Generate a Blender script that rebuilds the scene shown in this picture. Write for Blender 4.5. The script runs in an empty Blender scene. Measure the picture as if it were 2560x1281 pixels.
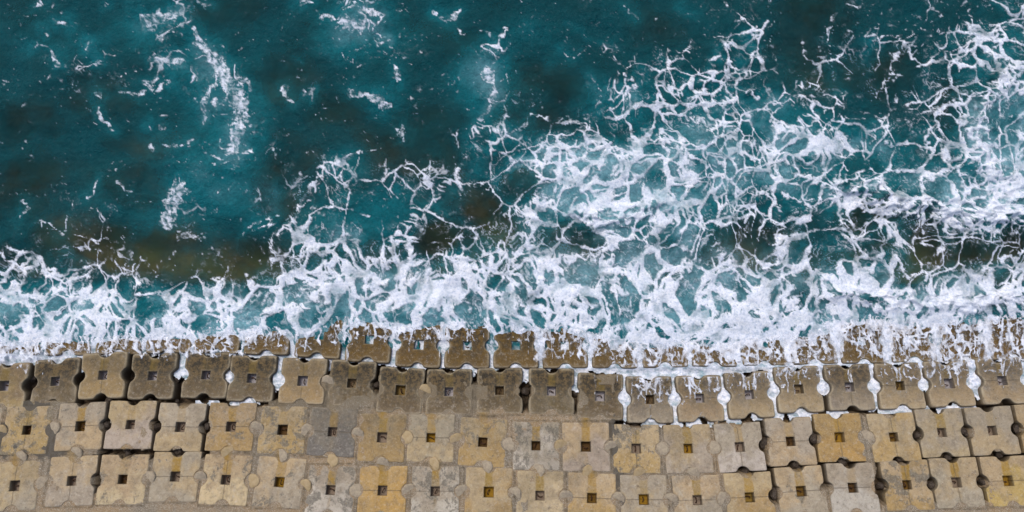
import bpy, bmesh, math, random
import numpy as np
from mathutils import Vector, Matrix
S = bpy.context.scene
COL = S.collection
CAMH = 30.0
# ----------------------------- camera -----------------------------
cam = bpy.data.objects.new('camera', bpy.data.cameras.new('camera'))
COL.objects.link(cam); S.camera = cam
cam.location = (0, 0, CAMH); cam.rotation_euler = (0, 0, 0)
cam.data.sensor_width = 36; cam.data.lens = 36*CAMH/42.667
cam.data.clip_end = 500
# ----------------------------- light ------------------------------
SUN_EL, SUN_ROT = math.radians(58), math.radians(-25)
w = bpy.data.worlds.new('World'); S.world = w; w.use_nodes = True
wn = w.node_tree.nodes; wl = w.node_tree.links
bgn = wn['Background']; sky = wn.new('ShaderNodeTexSky'); sky.sky_type = 'NISHITA'; sky.sun_disc = False
sky.sun_elevation = SUN_EL; sky.sun_rotation = SUN_ROT; sky.air_density = 1.0; sky.dust_density = 3.0; sky.ozone_density = 1.0
wl.new(sky.outputs[0], bgn.inputs[0]); bgn.inputs[1].default_value = .12
sd = bpy.data.lights.new('sun', 'SUN'); sd.energy = 1.3; sd.angle = math.radians(14); sd.color = (1, .95, .88)
so = bpy.data.objects.new('sun', sd); COL.objects.link(so)
so.rotation_euler = (math.pi/2-SUN_EL, 0, math.pi-SUN_ROT)
S.view_settings.view_transform = 'Standard'; S.view_settings.look = 'None'
S.view_settings.exposure = 0.28; S.view_settings.gamma = 1; S.view_settings.use_curve_mapping = False
S.render.engine = 'CYCLES'
R = random.Random(11)
# ===================== numeric fields (foam, swell, shore) =====================
import numpy as np
U = 60.0            # photo-scale units (1 unit of "px" = 1/60 m on the water plane)
_rng = np.random.RandomState(7)
_perm = np.concatenate([_rng.permutation(1024)]*3).astype(np.int32)
_gx = np.cos(_rng.rand(1024)*6.28318).astype(np.float32); _gy = np.sin(_rng.rand(1024)*6.28318).astype(np.float32)
_a = _rng.rand(1024)*6.28318
_gx = np.cos(_a).astype(np.float32); _gy = np.sin(_a).astype(np.float32)
_h1 = _rng.rand(1024).astype(np.float32); _h2 = _rng.rand(1024).astype(np.float32); _h3 = _rng.rand(1024).astype(np.float32)
def _idx(i, j, s): return _perm[(_perm[(i + s*57) & 1023] + j) & 1023]
def noise(x, y, s=0):
    """gradient noise, about -1..1"""
    xi = np.floor(x); yi = np.floor(y); fx = (x-xi).astype(np.float32); fy = (y-yi).astype(np.float32)
    xi = xi.astype(np.int32); yi = yi.astype(np.int32)
    u = fx*fx*fx*(fx*(fx*6-15)+10); v = fy*fy*fy*(fy*(fy*6-15)+10)
    def g(a, b):
        k = _idx(xi+a, yi+b, s); return _gx[k]*(fx-a)+_gy[k]*(fy-b)
    n0 = g(0,0); n0 += u*(g(1,0)-n0); n1 = g(0,1); n1 += u*(g(1,1)-n1)
    return (n0+v*(n1-n0))*1.5
def fbm(x, y, o=4, s=0, gain=.5):
    r = 0; a = 1; t = 0
    for k in range(o):
        r = r + a*noise(x*2**k+k*13.7, y*2**k+k*7.3, s+k); t += a; a *= gain
    return r/t*1.5
def sst(a, b, x):
    t = np.clip((x-a)/(b-a), 0, 1); return t*t*(3-2*t)
def worley(x, y, s=0, jit=.92):
    """distance to the nearest cell border and a random number per cell"""
    xi = np.floor(x).astype(np.int32); yi = np.floor(y).astype(np.int32)
    f1 = np.full(x.shape, 9., np.float32); f2 = f1.copy(); cid = np.zeros(x.shape, np.float32)
    for a in (-1,0,1):
        for b in (-1,0,1):
            k = _idx(xi+a, yi+b, s)
            dx = xi+a+.5+jit*(_h1[k]-.5)-x; dy = yi+b+.5+jit*(_h2[k]-.5)-y
            d = np.sqrt(dx*dx+dy*dy).astype(np.float32)
            n = d < f1
            f2 = np.where(n, f1, np.minimum(f2, d)); cid = np.where(n, _h3[k], cid); f1 = np.where(n, d, f1)
    return (f2-f1)*.62, cid, f1
def gridmap(rows, x, y, x0, y0, sx, sy):
    """smooth lookup in a table of numbers laid over the place"""
    M = np.array(rows, np.float32); h, w = M.shape
    u = np.clip((x-x0)/sx-.5, 0, w-1.001); v = np.clip((y-y0)/sy-.5, 0, h-1.001)
    i = u.astype(np.int32); j = v.astype(np.int32); fu = u-i; fv = v-j
    fu = fu*fu*(3-2*fu); fv = fv*fv*(3-2*fv)
    return (M[j,i]*(1-fu)+M[j,i+1]*fu)*(1-fv)+(M[j+1,i]*(1-fu)+M[j+1,i+1]*fu)*fv
def D_(s): return [float(c) for c in s.split(',')]
FOAM = [D_(r) for r in (
 '1,1,1,1,2,4,2,1,1,1,3,3,2,1,2,1,1,1,2,1,1,1,2,2,1,1,2,2,2,2,3,4',
 '1,2,2,2,2,3,3,2,1,1,3,2,2,2,2,3,1,1,2,2,2,2,3,4,1,2,3,3,3,4,5,5',
 '1,1,2,2,2,3,3,3,1,2,1,2,2,2,2,3,2,1,2,3,4,5,5,4,2,2,2,3,3,4,5,6',
 '1,1,1,1,1,2,2,3,2,1,1,2,2,1,1,3,2,2,3,4,5,6,5,4,4,3,3,4,4,5,5,6.5',
 '0,0,0,0,0,1,2,3,3,1,1,2,2,2,4,5,5,5,6,6,6,6,5,6,6,6,5,5,5,6,7,7',
 '1,1,1,2,1,2,3,2,2,3,5,4,4,5,4,4,5,6.5,7,7,7,6.5,6,6,6,5,5,6,6,6,6.5,7',
 '1,1,2,2,2,3,3,2,3,5,6,5,3,4,3,4,6,7,7.5,7,6,6,6,6,5,6,7,7,7,8,8,8',
 '2,3,2,3,1,1,2,1,3,6,7,5,6,4,4,5,6,5,6,6,6,6,5,4,5,5,6,5,6,6,5,5',
 '5,6,5,4,3,2,3,2,6,7,8,7,7,6,6.5,7,7,8,7,7.5,7,7,6,6,6,7,6,6,5,6,6,6',
 '6.5,7,6,6,7,6.5,7,7.5,7,7,7,8,7,8,8,8,8,8,7.5,8,8,8,7.5,7.5,8,8,8.5,8,8.6,9,9,9',
 '7,8,8,8,7,7.5,8,8,7,7,6.5,6.5,7,7,6.5,6,7,7.5,8,8,8,8,8,8,8,8,8,8,8,8,8,8',
 '8,8,8,8,8,8,8,8,8,8,8,8,8,8,8,8,8,8,8.5,9,9,9,9,9,9,9,9,9,9,9,9,9',
 '8,8,8,8,8,8,8,8,8,8,8,8,8,8,8,8,8,8,8.5,9,9,9,9,9,9,9,9,9,9,9,9,9')]
assert all(len(r) == 32 for r in FOAM)
# long foam ribbons: (points x,y,half-width), strength, softness 0..1 (1 = thin bluish film)
RIB = [
 ([(485,72,6),(512,120,12),(545,170,20),(585,225,24),(607,285,20),(600,330,14),(575,372,14)],1.0,1),
 ([(366,60,18),(400,40,16),(450,36,10)],.9,1), ([(380,145,6),(420,152,9),(455,165,7)],.9,1), ([(395,215,14),(420,205,8)],.8,.8),
 ([(128,48,4),(140,62,5),(165,60,7),(172,72,4)],.85,.9), ([(100,70,3),(112,90,4)],.7,.9), ([(222,105,6),(218,125,5)],.8,.9), ([(245,158,5),(238,170,4)],.8,.9), ([(85,120,5),(130,122,3)],.7,.9),
 ([(128,128,6),(140,150,6),(146,168,4)],.9,.8), ([(372,218,9),(362,205,6),(390,190,4)],.9,.8), ([(300,235,5),(340,245,5),(355,232,7)],.75,.9), ([(250,266,4),(255,300,4),(266,316,5),(278,324,3)],.95,.8), ([(243,240,7),(255,248,4)],.8,.9),
 ([(505,300,6),(520,225,7),(535,215,8)],.8,1), ([(540,250,8),(560,262,6)],.8,1), ([(600,180,8),(622,205,6),(625,230,5)],.85,1), ([(640,325,6),(660,335,4)],.8,1), ([(705,222,8),(722,235,6),(732,248,4)],.9,.9), ([(764,228,5),(785,232,5),(778,248,3)],.85,.9),
 ([(375,318,5),(383,300,3)],.7,.9), ([(405,318,5),(415,325,4)],.7,.9), ([(470,358,5),(478,352,4)],.8,1), ([(375,355,5),(382,370,5)],.8,1), ([(410,360,4),(440,365,5),(455,362,4)],.8,1), ([(530,385,6),(590,398,4)],.6,1),
 ([(740,145,3),(750,150,3)],.7,.9), ([(810,38,9),(850,45,6)],.7,1), ([(880,235,8),(920,240,10),(950,252,12),(975,270,8)],.85,.9), ([(1000,310,5),(1010,345,8)],.8,.9), ([(985,165,5),(1003,180,7),(995,205,6)],.7,.9), ([(1090,30,4),(1120,50,8),(1140,40,6),(1150,20,4)],.8,.9),
 ([(610,8,4),(480,8,6)],.1,1), ([(500,5,6),(525,12,4)],.8,1), ([(262,8,6),(255,20,4)],.7,1), ([(752,5,8),(780,8,5)],.8,.8), ([(600,60,3),(560,30,3)],.1,1), ([(220,500,5),(240,480,5),(245,455,4)],.8,.7), ([(260,510,6),(290,520,4)],.7,.7), ([(305,460,5),(325,485,4)],.8,.9),
 ([(60,500,4),(70,520,6),(50,545,4)],.75,.8), ([(1700,25,3),(1730,45,4)],.6,.8), ([(1570,20,5),(1590,45,4)],.6,.8), ([(2080,40,6),(2060,70,7),(2070,100,5)],.7,.8), ([(1400,130,4),(1440,140,3)],.6,.8), ([(1385,150,3),(1330,260,8),(1350,285,5)],.3,.8),
 ([(860,66,18),(905,75,14)],.85,1), ([(915,20,10),(960,40,8)],.8,1), ([(890,10,5),(925,60,6),(975,92,3)],.9,.5),
 ([(445,475,26),(425,520,24),(415,560,14)],.95,1), ([(455,585,22),(500,595,14)],.7,1), ([(420,640,8),(440,630,6)],.6,1),
 ([(1200,80,3),(1235,97,6),(1262,90,8),(1270,68,4)],1.,.1), ([(1130,60,2),(1160,85,3)],.9,.2),
 ([(1222,160,7),(1215,185,16),(1235,220,7),(1225,260,5),(1205,300,7)],.8,.8),
 ([(300,20,8),(100,5,8)],.1,1), ([(105,5,10),(90,15,5)],.8,1), ([(135,140,8),(145,170,5)],.8,.9),
 ([(2560,150,16),(2505,205,24),(2470,240,18),(2448,290,20),(2440,350,17),(2445,410,26),(2480,460,28),(2545,480,14)],1.,0),
 ([(2600,200,10),(2545,215,12),(2500,235,10)],.9,.2), ([(2320,275,5),(2400,255,8),(2450,232,12)],.8,.3),
 ([(2400,330,5),(2430,300,6),(2480,290,4)],.3,.3),
 ([(2120,480,7),(2180,505,12),(2250,520,16),(2340,540,20),(2450,545,20),(2560,525,24),(2660,520,20)],1.,0),
 ([(2560,395,8),(2500,400,5)],.5,.3),
 ([(1435,545,4),(1480,562,8),(1530,560,9),(1580,548,7),(1640,520,4)],1.,.1),
 ([(1700,232,6),(1760,205,8),(1785,150,5),(1815,125,4),(1890,68,4)],.95,.2), ([(1898,75,4),(1882,130,5),(1850,170,4)],.9,.2),
 ([(1830,235,4),(1865,225,5),(1905,265,7),(1935,300,16),(1965,345,14),(2010,300,9),(2070,270,4)],.85,.4),
 ([(1915,225,8),(1930,260,10)],.8,.6),
 ([(1700,280,16),(1750,300,12),(1790,345,10),(1800,375,12),(1790,430,14),(1760,470,12)],.8,.4),
 ([(2010,250,7),(2040,280,12),(2050,340,16),(2030,390,12)],.8,.4),
 ([(2100,300,8),(2160,330,6),(2230,360,6)],.7,.4),
 ([(1330,290,6),(1400,300,8),(1460,315,8),(1500,350,14),(1540,400,22),(1560,440,22),(1520,480,22),(1500,520,14)],.9,.4),
 ([(1175,345,6),(1205,318,8),(1225,330,6),(1300,335,7),(1330,290,5)],.9,.5),
 ([(1620,330,16),(1650,350,18),(1700,370,14),(1710,420,16),(1740,460,12)],.85,.4),
 ([(1410,330,8),(1400,370,8),(1350,420,9),(1345,480,12),(1320,530,8),(1265,545,8)],.9,.3),
 ([(672,650,5),(690,600,7),(730,560,8),(765,500,9),(790,455,9),(850,400,5),(945,370,3)],1.,.3),
 ([(640,575,3),(690,560,3)],.7,.6), ([(855,580,5),(880,600,6),(900,640,12),(960,660,16),(1010,590,16),(1040,540,8),(1080,510,8),(1130,450,7),(1165,400,5)],.9,.3),
 ([(600,600,3),(632,560,5),(690,535,4)],.6,.8),
 ([(690,640,18),(730,640,20),(760,620,16)],.8,.3), ([(735,800,8),(760,770,10),(820,710,14),(900,690,14),(960,700,14)],.95,.1),
 ([(655,870,7),(662,790,8),(680,740,12),(700,700,12)],1.,.1), ([(742,880,4),(742,820,5),(735,770,6)],1.,.1),
 ([(70,870,6),(73,800,7),(85,730,8)],1.,.1), ([(0,640,6),(40,625,8),(70,630,4)],.9,.2), ([(60,680,12),(120,675,14),(160,690,10)],.9,.2),
 ([(190,620,12),(230,610,12),(255,600,5)],.8,.3), ([(90,560,2),(130,560,3),(160,590,5),(170,540,3)],.7,.5),
 ([(540,700,10),(560,760,14),(570,820,12),(545,850,10)],.95,.1), ([(330,700,10),(350,740,6)],.5,.2),
 ([(1130,640,16),(1170,670,18),(1230,640,14),(1280,600,14),(1330,590,12)],.95,.2), ([(1000,700,14),(1100,690,16),(1180,700,16)],.8,.2),
 ([(1290,660,10),(1380,650,14),(1460,650,14),(1520,620,12),(1530,560,8)],.9,.2), ([(1530,640,8),(1540,720,8),(1545,780,10)],1.,.1),
 ([(1750,560,6),(1790,620,10),(1850,700,12),(1880,740,12)],.85,.2), ([(1945,520,14),(1950,600,12),(1955,680,14),(1980,760,18)],.95,.1),
 ([(2090,440,6),(2100,530,5),(2110,600,6)],.9,.3), ([(2225,560,12),(2240,620,10),(2250,680,8),(2300,700,10),(2350,650,8)],.9,.2),
 ([(2100,740,8),(2200,770,10),(2330,770,14),(2450,760,18),(2560,745,18),(2660,740,18)],1.,0),
 ([(2370,790,12),(2365,840,16),(2340,900,14)],.9,0), ([(2090,780,10),(2095,860,12),(2098,900,10)],.9,0), ([(2490,780,10),(2470,850,9)],.8,0),
 ([(1880,480,6),(1930,470,8),(1990,500,7),(2090,500,5)],.8,.3), ([(2060,150,3),(2080,190,4),(2110,250,3)],.5,.6),
 ([(2210,100,5),(2250,90,5),(2230,190,8),(2190,240,5)],.7,.4), ([(2330,60,4),(2380,90,7),(2420,130,10),(2400,170,8)],.7,.4), ([(2480,60,8),(2500,110,10),(2470,150,8)],.7,.4),
 ([(1495,250,5),(1520,270,8),(1560,290,6),(1600,270,5)],.8,.4), ([(1480,180,5),(1505,230,9)],.6,.8), ([(1420,60,2),(1470,100,2),(1540,120,2)],.5,.7),
 ([(1560,190,6),(1590,215,7),(1560,240,5)],.8,.2), ([(720,700,0.1),(721,701,0.1)],0,1)]
# clear openings: (x, y, rx, ry, strength)
HOL = [(935,545,92,66,.9),(1190,505,48,48,.9),(1295,470,46,40,.85),(1078,605,42,52,.8),(1075,680,34,34,.7),(2155,412,56,40,.95),(1885,592,52,44,.6),
 (2052,560,36,50,.8),(2155,552,42,44,.8),(1572,337,34,24,.7),(1208,330,22,32,.8),(1290,375,44,24,.7),(2240,190,60,46,.8),(2515,325,40,66,.85),(2345,190,26,44,.6),
 (850,470,46,34,.6),(345,742,26,20,.7),(95,790,20,36,.8),(370,780,36,26,.8),(500,800,36,34,.85),(640,590,30,70,.5),(690,480,36,60,.6),(1985,290,42,26,.9),
 (1880,330,34,24,.8),(1640,450,26,22,.5),(1760,430,26,40,.7),(1440,600,14,24,.8),(1355,595,24,30,.6),(1840,300,24,18,.6),(1450,480,26,20,.6),(1930,600,24,44,.6),
 (2320,600,36,70,.8),(1850,720,22,38,.75),(1475,620,34,34,.6),(2270,700,24,26,.6),(2180,680,26,40,.5),(1870,400,28,22,.7),(1480,760,30,24,.6),(850,770,44,34,.6),
 (690,800,28,30,.75),(1230,700,18,20,.7),(1340,740,24,24,.5),(2050,640,20,26,.5),(1600,600,26,50,.6),(2540,580,50,40,.7),(1060,470,30,40,.4),(2410,640,26,36,.5),
 (2260,340,40,26,.5),(2340,240,30,30,.4),(2400,430,46,40,.5)]
# sea bed showing brown through clear water: (x, y, rx, ry, strength)
BED = [(90,330,90,60,.6),(50,480,80,80,.6),(330,615,250,60,.95),(540,640,140,56,.8),(370,470,70,60,.45),(690,480,60,70,.8),(1190,500,70,60,1.),(1300,465,60,45,.9),(1078,600,50,60,.9),
 (800,650,60,40,.3),(1890,600,110,60,1.),(2170,555,80,55,1.),(2240,180,80,70,.7),(2050,40,100,50,.6),(1330,240,110,70,.5),(720,190,70,90,.5),(560,40,90,50,.4),(1000,340,130,70,.5),
 (2340,600,120,70,.8),(2480,600,90,50,.8),(1470,600,90,50,.8),(1250,560,60,50,.6),(730,400,60,60,.4),(240,250,80,50,.4),(2400,260,60,70,.5),(1820,600,50,60,.7),(60,640,120,40,.6),
 (1640,60,80,40,.3),(1150,120,60,50,.3),(360,340,90,40,.5),(860,280,80,60,.4),(1080,410,70,40,.5),(2100,170,90,60,.5),(1980,130,60,70,.35)]
LITE = [(560,340,130,140,.5),(620,480,110,60,.9),(300,120,90,60,.3),(500,200,90,80,.4),(930,60,130,90,.45),(1210,190,110,110,.6),(940,530,110,90,.6),(1500,260,110,60,.5),(1450,440,200,110,.8),
 (1260,420,90,40,.4),(1760,400,160,120,.7),(1950,330,150,80,.6),(2150,360,100,80,.5),(2500,340,110,130,.9),(2450,460,140,60,.9),(1550,520,160,60,.9),(1640,660,400,120,.8),(1000,750,400,90,.6),
 (120,780,250,70,.6),(560,790,200,70,.6),(1280,100,200,60,.2),(30,100,100,80,.2),(2060,450,140,50,.7),(2200,740,300,60,.5),(2150,410,60,45,.2),(870,430,80,50,.5),(1700,500,80,60,.5)]
def ell(x, y, L):
    r = np.zeros(x.shape, np.float32)
    for (cx, cy, rx, ry, s) in L:
        m = (np.abs(x-cx) < rx*2) & (np.abs(y-cy) < ry*2)
        d = ((x[m]-cx)/rx)**2+((y[m]-cy)/ry)**2
        r[m] = np.maximum(r[m], s*np.exp(-d*d*.8).astype(np.float32))
    return r
def ribbons(x, y, L):
    a = np.zeros(x.shape, np.float32); soft = np.zeros(x.shape, np.float32)
    for pts, st, so in L:
        P = np.array(pts, np.float32); w = P[:,2].max()*2.6+10
        m = (x > P[:,0].min()-w) & (x < P[:,0].max()+w) & (y > P[:,1].min()-w) & (y < P[:,1].max()+w)
        if not m.any(): continue
        xx = x[m]; yy = y[m]; best = np.zeros(xx.shape, np.float32)
        for p, q in zip(P[:-1], P[1:]):
            dx, dy = q[0]-p[0], q[1]-p[1]; L2 = dx*dx+dy*dy
            t = np.clip(((xx-p[0])*dx+(yy-p[1])*dy)/L2, 0, 1)
            d = np.hypot(xx-p[0]-t*dx, yy-p[1]-t*dy); hw = p[2]+(q[2]-p[2])*t
            best = np.maximum(best, np.exp(-(d/(hw*1.35))**2).astype(np.float32))
        best *= st
        v = a[m]; k = best > v; s2 = soft[m]; s2[k] = so; v[k] = best[k]; a[m] = v; soft[m] = s2
    return a, soft
def sea_field(x, y):
    """foam cover 0..1, aeration, bed visibility, relief at points x, y"""
    x = x.astype(np.float32); y = y.astype(np.float32)
    w1x = fbm(x/260, y/260, 3, 1); w1y = fbm(x/260+9, y/260+5, 3, 5)
    w2x = fbm(x/70, y/70, 3, 11); w2y = fbm(x/70, y/70, 3, 15)
    w3x = noise(x/19, y/19, 21); w3y = noise(x/19, y/19, 25)
    # hand-laid features follow the turbulence a little
    hx = x+w2x*12+w3x*4; hy = y+w2y*12+w3y*4
    D = gridmap(FOAM, x+w1x*14+w2x*18, y+w1y*14+w2y*18, 0, 0, 80, 80)/9.
    hol = ell(hx, hy, HOL); rib, soft = ribbons(hx, hy, RIB)
    D = D+.17*fbm(x/150, y/110, 4, 31)+.10*fbm(x/48, y/48, 3, 37)
    D = D+.10*sst(640, 740, y)*(1-sst(.75, .95, D))
    D = D+.09*sst(1450, 1650, x)*sst(300, 200, y)
    D = D+.10*sst(700, 770, y)*sst(1200, 2100, x)
    D = (D+.035*sst(.3, .5, D))*(1-.5*hol)
    near = sst(560, 860, y)                                  # streaks drawn up and down towards the shore
    w4x = noise(x/8, y/8, 27); w4y = noise(x/8, y/8, 29)
    qx = x+w1x*34+w2x*13+w3x*2.2+w4x*.9; qy = y+w1y*34+w2y*13+w3y*2.2+w4y*.9-.2*np.clip(y-620, 0, 500)
    low = 1-sst(.22, .5, D)
    foam = np.ones(x.shape, np.float32)
    lines = np.zeros(x.shape, np.float32); holes = np.ones(x.shape, np.float32)
    prot = np.ones(x.shape, np.float32)
    for k, (s, wid, p0, p1) in enumerate(((88, 5.6, .60, .22), (50, 4.9, .84, .56), (31, 3.7, .97, .86), (19, 2.5, .93, .90), (11, 1.6, .78, .76))):
        e, cid, f1 = worley(qx/s+k*3.1, qy/s+k*5.7, 40+k*3)
        e = e*s
        T = .16+1.6*sst(-.5, .6, fbm(qx/75+k, qy/75, 3, 50+k))
        c2 = (cid*17.31) % 1.
        m = (wid*np.clip(D*1.15-.08, .04, 1.4)**1.4*T)+s*.15*c2*sst(.5, .95, D)
        P = p0+(p1-p0)*sst(.4, .9, D)+.16*fbm(x/110, y/80, 2, 56+k)
        op = sst(0, .08, P-cid)
        gate = sst(0, 1.4+.06*s, e-m)
        h = op*gate*prot
        foam = np.minimum(foam, 1-h)
        if k >= 2: holes = np.minimum(holes, 1-.85*h)
        if k < 3: prot = prot*sst(.3, 3.2, e-.35*m)
        if k < 5:
            lines = np.maximum(lines, (1-sst(.3, 1.7, e))*(.42, .4, .36, .3, .2)[k]*sst(-.15, .35, fbm(qx/60+k*7, qy/60, 2, 60+k)+D-.45))
    pres = sst(.20, .42, D+.16*fbm(x/36, y/36, 3, 77))
    foam = foam*pres*sst(.05, .38, D)
    lines *= pres*(.35+.45*D)
    foam = np.maximum(foam, lines)
    rid = 1-np.abs(fbm(qx/44, qy/30, 5, 140, .6))*1.6
    veil = (sst(.45, 1.02, rid)*.46*sst(.24, .55, D)+.12*sst(.45, .8, D))*sst(-.25, .35, fbm(qx/70, qy/50, 3, 146))
    foam = foam+(1-foam)*veil*pres
    tex = fbm(qx/26, qy/11, 4, 70)
    # torn ribbons
    rag = fbm(x/22+w2x, y/22+w2y, 5, 80, .62)
    ragm = sst(.40, .62, rib*.95+rag*.50+.12*fbm(x/6, y/6, 2, 84))
    cov = np.where(soft > .5, .80, .95)
    foam = np.maximum(foam, ragm*cov*np.where(soft > .5, 1-.35*sst(0, .6, rag), .35+.65*holes))
    # flecks drifting on the open water
    fl = fbm(x/13+w2x*1.5, y/10+w2y*1.5, 3, 90)*.8+.45*fbm(x/85, y/85, 3, 93)
    thr = .62-.86*np.clip(D, 0, .5)
    flk = sst(thr, thr+.07, fl)*(.50+.30*sst(.2, .5, D))
    fs = noise(x/4.2, y/3.6, 96)*.75+.35*fbm(x/60, y/60, 3, 97)
    flk = np.maximum(flk, sst(.70, .80, fs+.28*D)*.6)
    foam = np.maximum(foam, flk*(1-.75*sst(.30, .5, D)))
    film = sst(-.45, .35, fbm(qx/48, qy/34, 3, 131)+.5*fbm(x/150, y/110, 2, 135)+.55*rib*(1-soft)+.25*sst(.7,1.,D))
    # ragged, torn edges and bubbly gaps; thin crossing threads of old foam
    tear = fbm(x/15+w2x*.8, y/13+w2y*.8, 5, 150, .68)
    foam = sst(.20, .86, foam*(.80+.25*sst(.6, .95, D))+tear*.44*sst(.03, .3, foam)*(1-.5*sst(.6, 1, D)))
    th = 0
    for k, s in enumerate((52, 27, 15)):
        r = 1-np.abs(fbm(qx/s+9*k, qy/s+k, 4, 155+k*5, .6))*(2.6+1.4*k)
        th = np.maximum(th, sst(.72, .98, r)*(.62, .5, .36)[k])
    th = th*sst(-.3, .4, fbm(x/55, y/55, 3, 171)+1.4*(D-.38))*sst(.14, .42, D)
    foam = np.maximum(foam, th)
    foam = foam*(.62+.38*film)
    # churned body: the sheets are never one flat white
    grain = .86+.26*fbm(qx/34, qy/20, 4, 101)+.10*noise(x/5, y/5, 107)
    foam = np.clip(foam*np.clip(grain, .35, 1.05), 0, 1)
    core = sst(.75, 1.1, rib*(1-soft)+.3*tex)*sst(.3,.7,holes)
    foam = np.maximum(foam, core*.95)
    foam = .5*foam+.5*sst(.14, .78, foam)
    halo, _ = ribbons(hx, hy, [([(a_, b_, c_*2.6+6) for a_, b_, c_ in p_], s_, 0) for p_, s_, q_ in RIB if q_ > .4])
    air = np.clip(.34*halo+.75*ell(x+w1x*30, y+w1y*30, LITE)*.7+.4*sst(.3, .85, D)+.25*fbm(x/60, y/60, 4, 111)*sst(.2, .6, D)+.12*fbm(x/130, y/130, 3, 113), 0, 1)
    bed = np.clip(.10+.9*ell(x+w1x*45+w2x*14, y+w1y*45+w2y*14, BED)*(1+.5*fbm(x/60, y/60, 4, 117))+.26*fbm(x/150, y/130, 5, 118)+sst(540, 640, y)*(.42+.5*fbm(x/80, y/60, 4, 119))*sst(300, 900, x), 0, 1)*(1-.5*air)
    rel = .16*fbm(x/170, y/120, 4, 121)+.05*fbm(qx/40, qy/26, 3, 125)*sst(.1, .7, D)
    rel = rel+.045*foam*sst(.2, .8, D)+.05*rib*(1-soft)
    for L, h in (([(2120,480,18),(2250,520,26),(2450,545,28),(2660,520,26)], .42), ([(1435,545,10),(1530,560,16),(1640,520,10)], .28), ([(2090,740,16),(2330,768,20),(2660,738,20)], .30), ([(2505,205,26),(2448,290,24),(2445,410,28),(2545,480,18)], .22)):
        cr_, _ = ribbons(hx, hy+10, [(L, 1, 0)]); rel = rel+h*cr_*(.7+.6*fbm(x/30, y/18, 3, 129))
    return foam.astype(np.float32), air.astype(np.float32), bed.astype(np.float32), rel.astype(np.float32)
# ===================== wash running over the blocks =====================
WASH = [D_(r) for r in (
 '8,8,8,7,7,7,8,8,6,7,6,5,7,6,5,4,5,6,7,8,8,8,8,8,8,8,7,7,7,7,6.5,6.5',
 '8,8,7,7,7,7,7,7,6,6,6,5,6,6,4.5,3,4.5,6,6.5,7,7,8,8,8,8,8,7,7,7,7,7,7',
 '8,8,5.5,7,5.5,6,4.5,5,3.5,3.5,2.5,1.2,1,1,1.2,1.2,1.8,4.5,5,7,7,8,8,8,8,6,4,5,6,5.5,5.5,5.5',
 '4,2.5,0,0,0,0,0,0,0,0,0,0,0,0,0,0,0,.5,1.5,6,7,7,7,6.5,6,4.5,2,4,5,5,4,4',
 '0,0,0,0,0,0,0,0,0,0,0,0,0,0,0,0,0,0,0,4,5.5,5.5,4.5,5,4,2.5,0,2.5,3.5,3.5,3,1.5',
 '0,0,0,0,0,0,0,0,0,0,0,0,0,0,0,0,0,0,0,2.5,4,4,2,2,0,0,0,0,1,1,0,0',
 '0,0,0,0,0,0,0,0,0,0,0,0,0,0,0,0,0,0,0,0,1,1,1,1,0,0,0,0,0,0,0,0')]
assert all(len(r) == 32 for r in WASH)
STREAMS = [(738,5),(862,6),(984,7),(1107,8),(1229,8),(1348,14),(1475,9),(1600,15),(1722,10),(1846,10),(1970,12),(2093,16),(2217,17),(2340,20),(2468,15),(2590,16)]
DRAINS = []
_rd = random.Random(3)
for _px, _py, _n in ((1501,991,1), (1560,985,3), (1625,999,5), (1750,996,4), (1874,987,5), (1998,973,4), (2125,968,2), (2252,965,3), (2374,959,4), (2507,952,3), (2632,945,3)):
    for _k in range(_n):
        _x = _px+_rd.uniform(-30, 30); _e = _px+_rd.uniform(-9, 9) if _k % 3 else _x+_rd.uniform(-6, 6)
        DRAINS.append(([(_x, _py-64, _rd.uniform(4, 9)), ((_x+_e)/2+_rd.uniform(-3, 3), _py-32, _rd.uniform(2.2, 4.5)), (_e, _py-8 if _k % 3 else _py+_rd.uniform(5, 35), 1.2)], _rd.uniform(.7, 1)))
for _px in (1625, 1745, 1755): DRAINS.append(([(_px-3, 1008, 2.), (_px+5, 1030, 1.5), (_px-4, 1050, 3)], .8))
for _b in (1047, 1168, 1288, 1412, 1536, 1660, 1784, 1908, 2032, 2155, 2279, 2403, 2527):
    for _k in range(2 if _b < 1340 else 7):
        _x = _b+_rd.uniform(-52, 52); _w = _rd.uniform(1.6, 4.5)
        DRAINS.append(([(_x, 800, _w+2), (_x+_rd.uniform(-8, 8), 850, _w), (_x+_rd.uniform(-12, 12), 872+_rd.uniform(0, 34), 1.6)], _rd.uniform(.6, 1)))
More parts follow.
